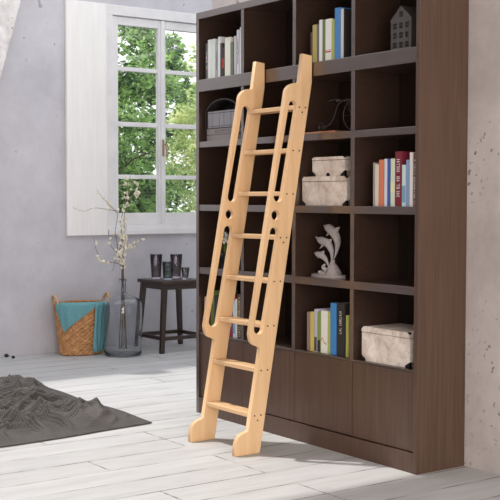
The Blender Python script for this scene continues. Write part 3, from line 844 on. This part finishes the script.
# ------------------------------------------------------------------ crumpled knitted blanket
rx0, rx1, ry0, ry1 = .9, 3.17, 5.25, 7.10
bm = bmesh.new(); NX, NY = 300, 260; g = []
def ridge(p):
    w = Vector((noise.noise(p*1.1+Vector((7,3,0))), noise.noise(p*1.1+Vector((1,9,0))), 0))*.55
    q = p + w
    n_ = noise.noise(Vector((q.x*2.4+q.y*1.4, q.y*3.6-q.x*1.0, 2.7)))
    return (1-min(1, abs(n_)*3.2))**1.6
for i in range(NX+1):
    col_ = []
    for j in range(NY+1):
        u, v_ = i/NX, j/NY
        x = rx0+(rx1-rx0)*u; y = ry0+(ry1-ry0)*v_
        p = Vector((x, y, 0))
        # wavy edges, narrower towards the right-hand corner
        x2 = x + .05*noise.noise(Vector((y*2.2, 4.2, 0)))*u**3 + .02*u**4*math.sin(y*7)
        y2 = y - .05*(1-u)*(1-v_) + (.10*max(0, (x-2.2))**1.6)*(1-v_) + .03*noise.noise(Vector((x*2.5, .3, 0)))*(1-v_)**3
        edge = min(1, v_*ry1/1.0*1.2)*min(1, (1-u)*9)*min(1, (1-v_)*14)
        e1 = min(1, v_*6.5); e2 = min(1, (1-u)*11); e3 = min(1, (1-v_)*9)
        e = (e1*e1*(3-2*e1))*(e2)*(e3*(2-e3))
        h = .075*ridge(p) + .05*ridge(p*2.1+Vector((3,5,0))) + .03*(noise.noise(p*1.7)+.5)
        h += .035*math.exp(-((x-3.0)**2+(y-6.6)**2)/.05)
        h += .014*(1-min(1, abs(noise.noise(Vector((x*9, y*12, 1.5))))*3.5))
        h *= .78 - .25*max(0, v_-.55)/.45
        col_.append(bm.verts.new((x2, y2, .006+h*e+.004*noise.noise(p*8)*e)))
    g.append(col_)
for a, b in zip(g, g[1:]):
    for j in range(NY): bm.faces.new((a[j], b[j], b[j+1], a[j+1]))
o = obj('knitted_blanket', bm, M_rug, smooth=True)
so = o.modifiers.new('thick', 'SOLIDIFY'); so.thickness = .005; so.offset = 0
tag(o, 'crumpled charcoal knitted blanket lying on the white floor at the left', 'blanket')

# ------------------------------------------------------------------ trees outside
def tree(label, cx, cy, h, rx, ry, z0, nleaf, m, seed, ls=.05):
    r = random.Random(seed)
    t = thing('garden_tree', label, 'tree', (cx, cy, -.14), 'trees beyond the window')
    bm = bmesh.new(); tube(bm, smooth_line([(0,0,0),(.05,.03,h*.3),(-.04,0,h*.6),(.03,.02,h*.9)], 4), [.11*(1-.06*k) for k in range(13)], 8)
    for k in range(9):
        a = r.uniform(0, 2*PI); zz = r.uniform(z0+.2, h*.75)
        tube(bm, [(0,0,zz),(rx*.4*math.cos(a), ry*.4*math.sin(a), zz+.25),(rx*.8*math.cos(a), ry*.8*math.sin(a), zz+.35)], [.014,.009,.005], 6)
    obj('trunk', bm, M_bark, t)
    blobs = []
    for k in range(46):
        while True:
            p = Vector((r.uniform(-1,1), r.uniform(-1,1), r.uniform(-1,1)))
            if .25 < p.length < 1: break
        blobs.append((Vector((p.x*rx, p.y*ry, z0+(h-z0)*(.5+.5*p.z))), r.uniform(.16,.34)))
    vs, fs = [], []
    for k in range(nleaf):
        c, br_ = r.choice(blobs)
        d = Vector((r.gauss(0,1), r.gauss(0,1), r.gauss(0,1))).normalized()*br_*r.uniform(.5,1.05)
        c = c + d; a = Vector((r.gauss(0,1), r.gauss(0,1), r.gauss(0,.6))).normalized()
        b = a.cross(Vector((r.gauss(0,1), r.gauss(0,1), r.gauss(0,1)))).normalized(); s = ls*r.uniform(.6,1.3)
        i0 = len(vs); vs += [c-a*s, c+b*s*.42, c+a*s, c-b*s*.42]; fs.append((i0, i0+1, i0+2, i0+3))
    me_ = bpy.data.meshes.new('foliage'); me_.from_pydata(vs, [], fs); me_.materials.append(m)
    f = bpy.data.objects.new('foliage', me_); link(f, t)
tree('dense green tree behind the left casement', 5.95, 11.0, 3.9, .75, .7, .3, 18000, M_leafdark, 1, .04)
tree('sunlit yellow green tree behind the right casement', 7.55, 10.9, 3.7, .80, .7, .3, 20000, M_leaflight, 2, .04)
tree('green tree farther back between the other garden trees', 7.3, 13.4, 4.3, 1.2, .9, .3, 14000, M_leafdark, 3, .055)
tree('bright leafy tree farther back on the right of the garden', 10.0, 13.4, 4.1, 1.2, .9, .3, 10000, M_leaflight, 4, .06)

# ------------------------------------------------------------------ light
az, el = math.radians(-68), math.radians(65)
sun = bpy.data.lights.new('sun', 'SUN'); sun.energy = 3.0; sun.angle = math.radians(1.8); sun.color = (1, .965, .92)
so_ = bpy.data.objects.new('sun', sun); link(so_)
dirv = Vector((math.cos(el)*math.cos(az), math.cos(el)*math.sin(az), -math.sin(el)))
so_.rotation_euler = dirv.to_track_quat('-Z', 'Y').to_euler(); so_.location = (2, 10, 8)
# warm fill light added at the open end of the room to brighten near faces
ar = bpy.data.lights.new('room_end_fill', 'AREA'); ar.shape = 'RECTANGLE'; ar.size = 4.2; ar.size_y = 2.4
ar.energy = 215; ar.color = (1, .88, .78)
ao = bpy.data.objects.new('room_end_fill', ar); link(ao); ao.location = (.3, -1.45, 1.5)
ao.rotation_euler = Vector((.35, 1, 0)).to_track_quat('-Z', 'Z').to_euler()
w_ = bpy.data.worlds.new('sky'); S.world = w_; w_.use_nodes = True
bg = w_.node_tree.nodes['Background']; bg.inputs['Color'].default_value = (.96,.98,1.03,1); bg.inputs['Strength'].default_value = 1.5

# ------------------------------------------------------------------ camera
cd = bpy.data.cameras.new('camera'); cam = bpy.data.objects.new('camera', cd); link(cam)
cd.sensor_width = 36; cd.sensor_fit = 'HORIZONTAL'; cd.lens = 1128.84/500*36; cd.clip_start = .05
yaw, pit, roll = math.radians(35.515), math.radians(2.635), math.radians(.088)
F = Vector((math.sin(yaw)*math.cos(pit), math.cos(yaw)*math.cos(pit), -math.sin(pit)))
R = Vector((math.cos(yaw), -math.sin(yaw), 0)); U = R.cross(F)
R2 = math.cos(roll)*R + math.sin(roll)*U; U2 = -math.sin(roll)*R + math.cos(roll)*U
cam.matrix_world = Matrix(((R2.x,U2.x,-F.x,0),(R2.y,U2.y,-F.y,0),(R2.z,U2.z,-F.z,1.244),(0,0,0,1)))
S.camera = cam
S.view_settings.view_transform = 'Standard'; S.view_settings.look = 'None'
S.view_settings.gamma = 1; S.view_settings.use_curve_mapping = False; S.view_settings.exposure = 0
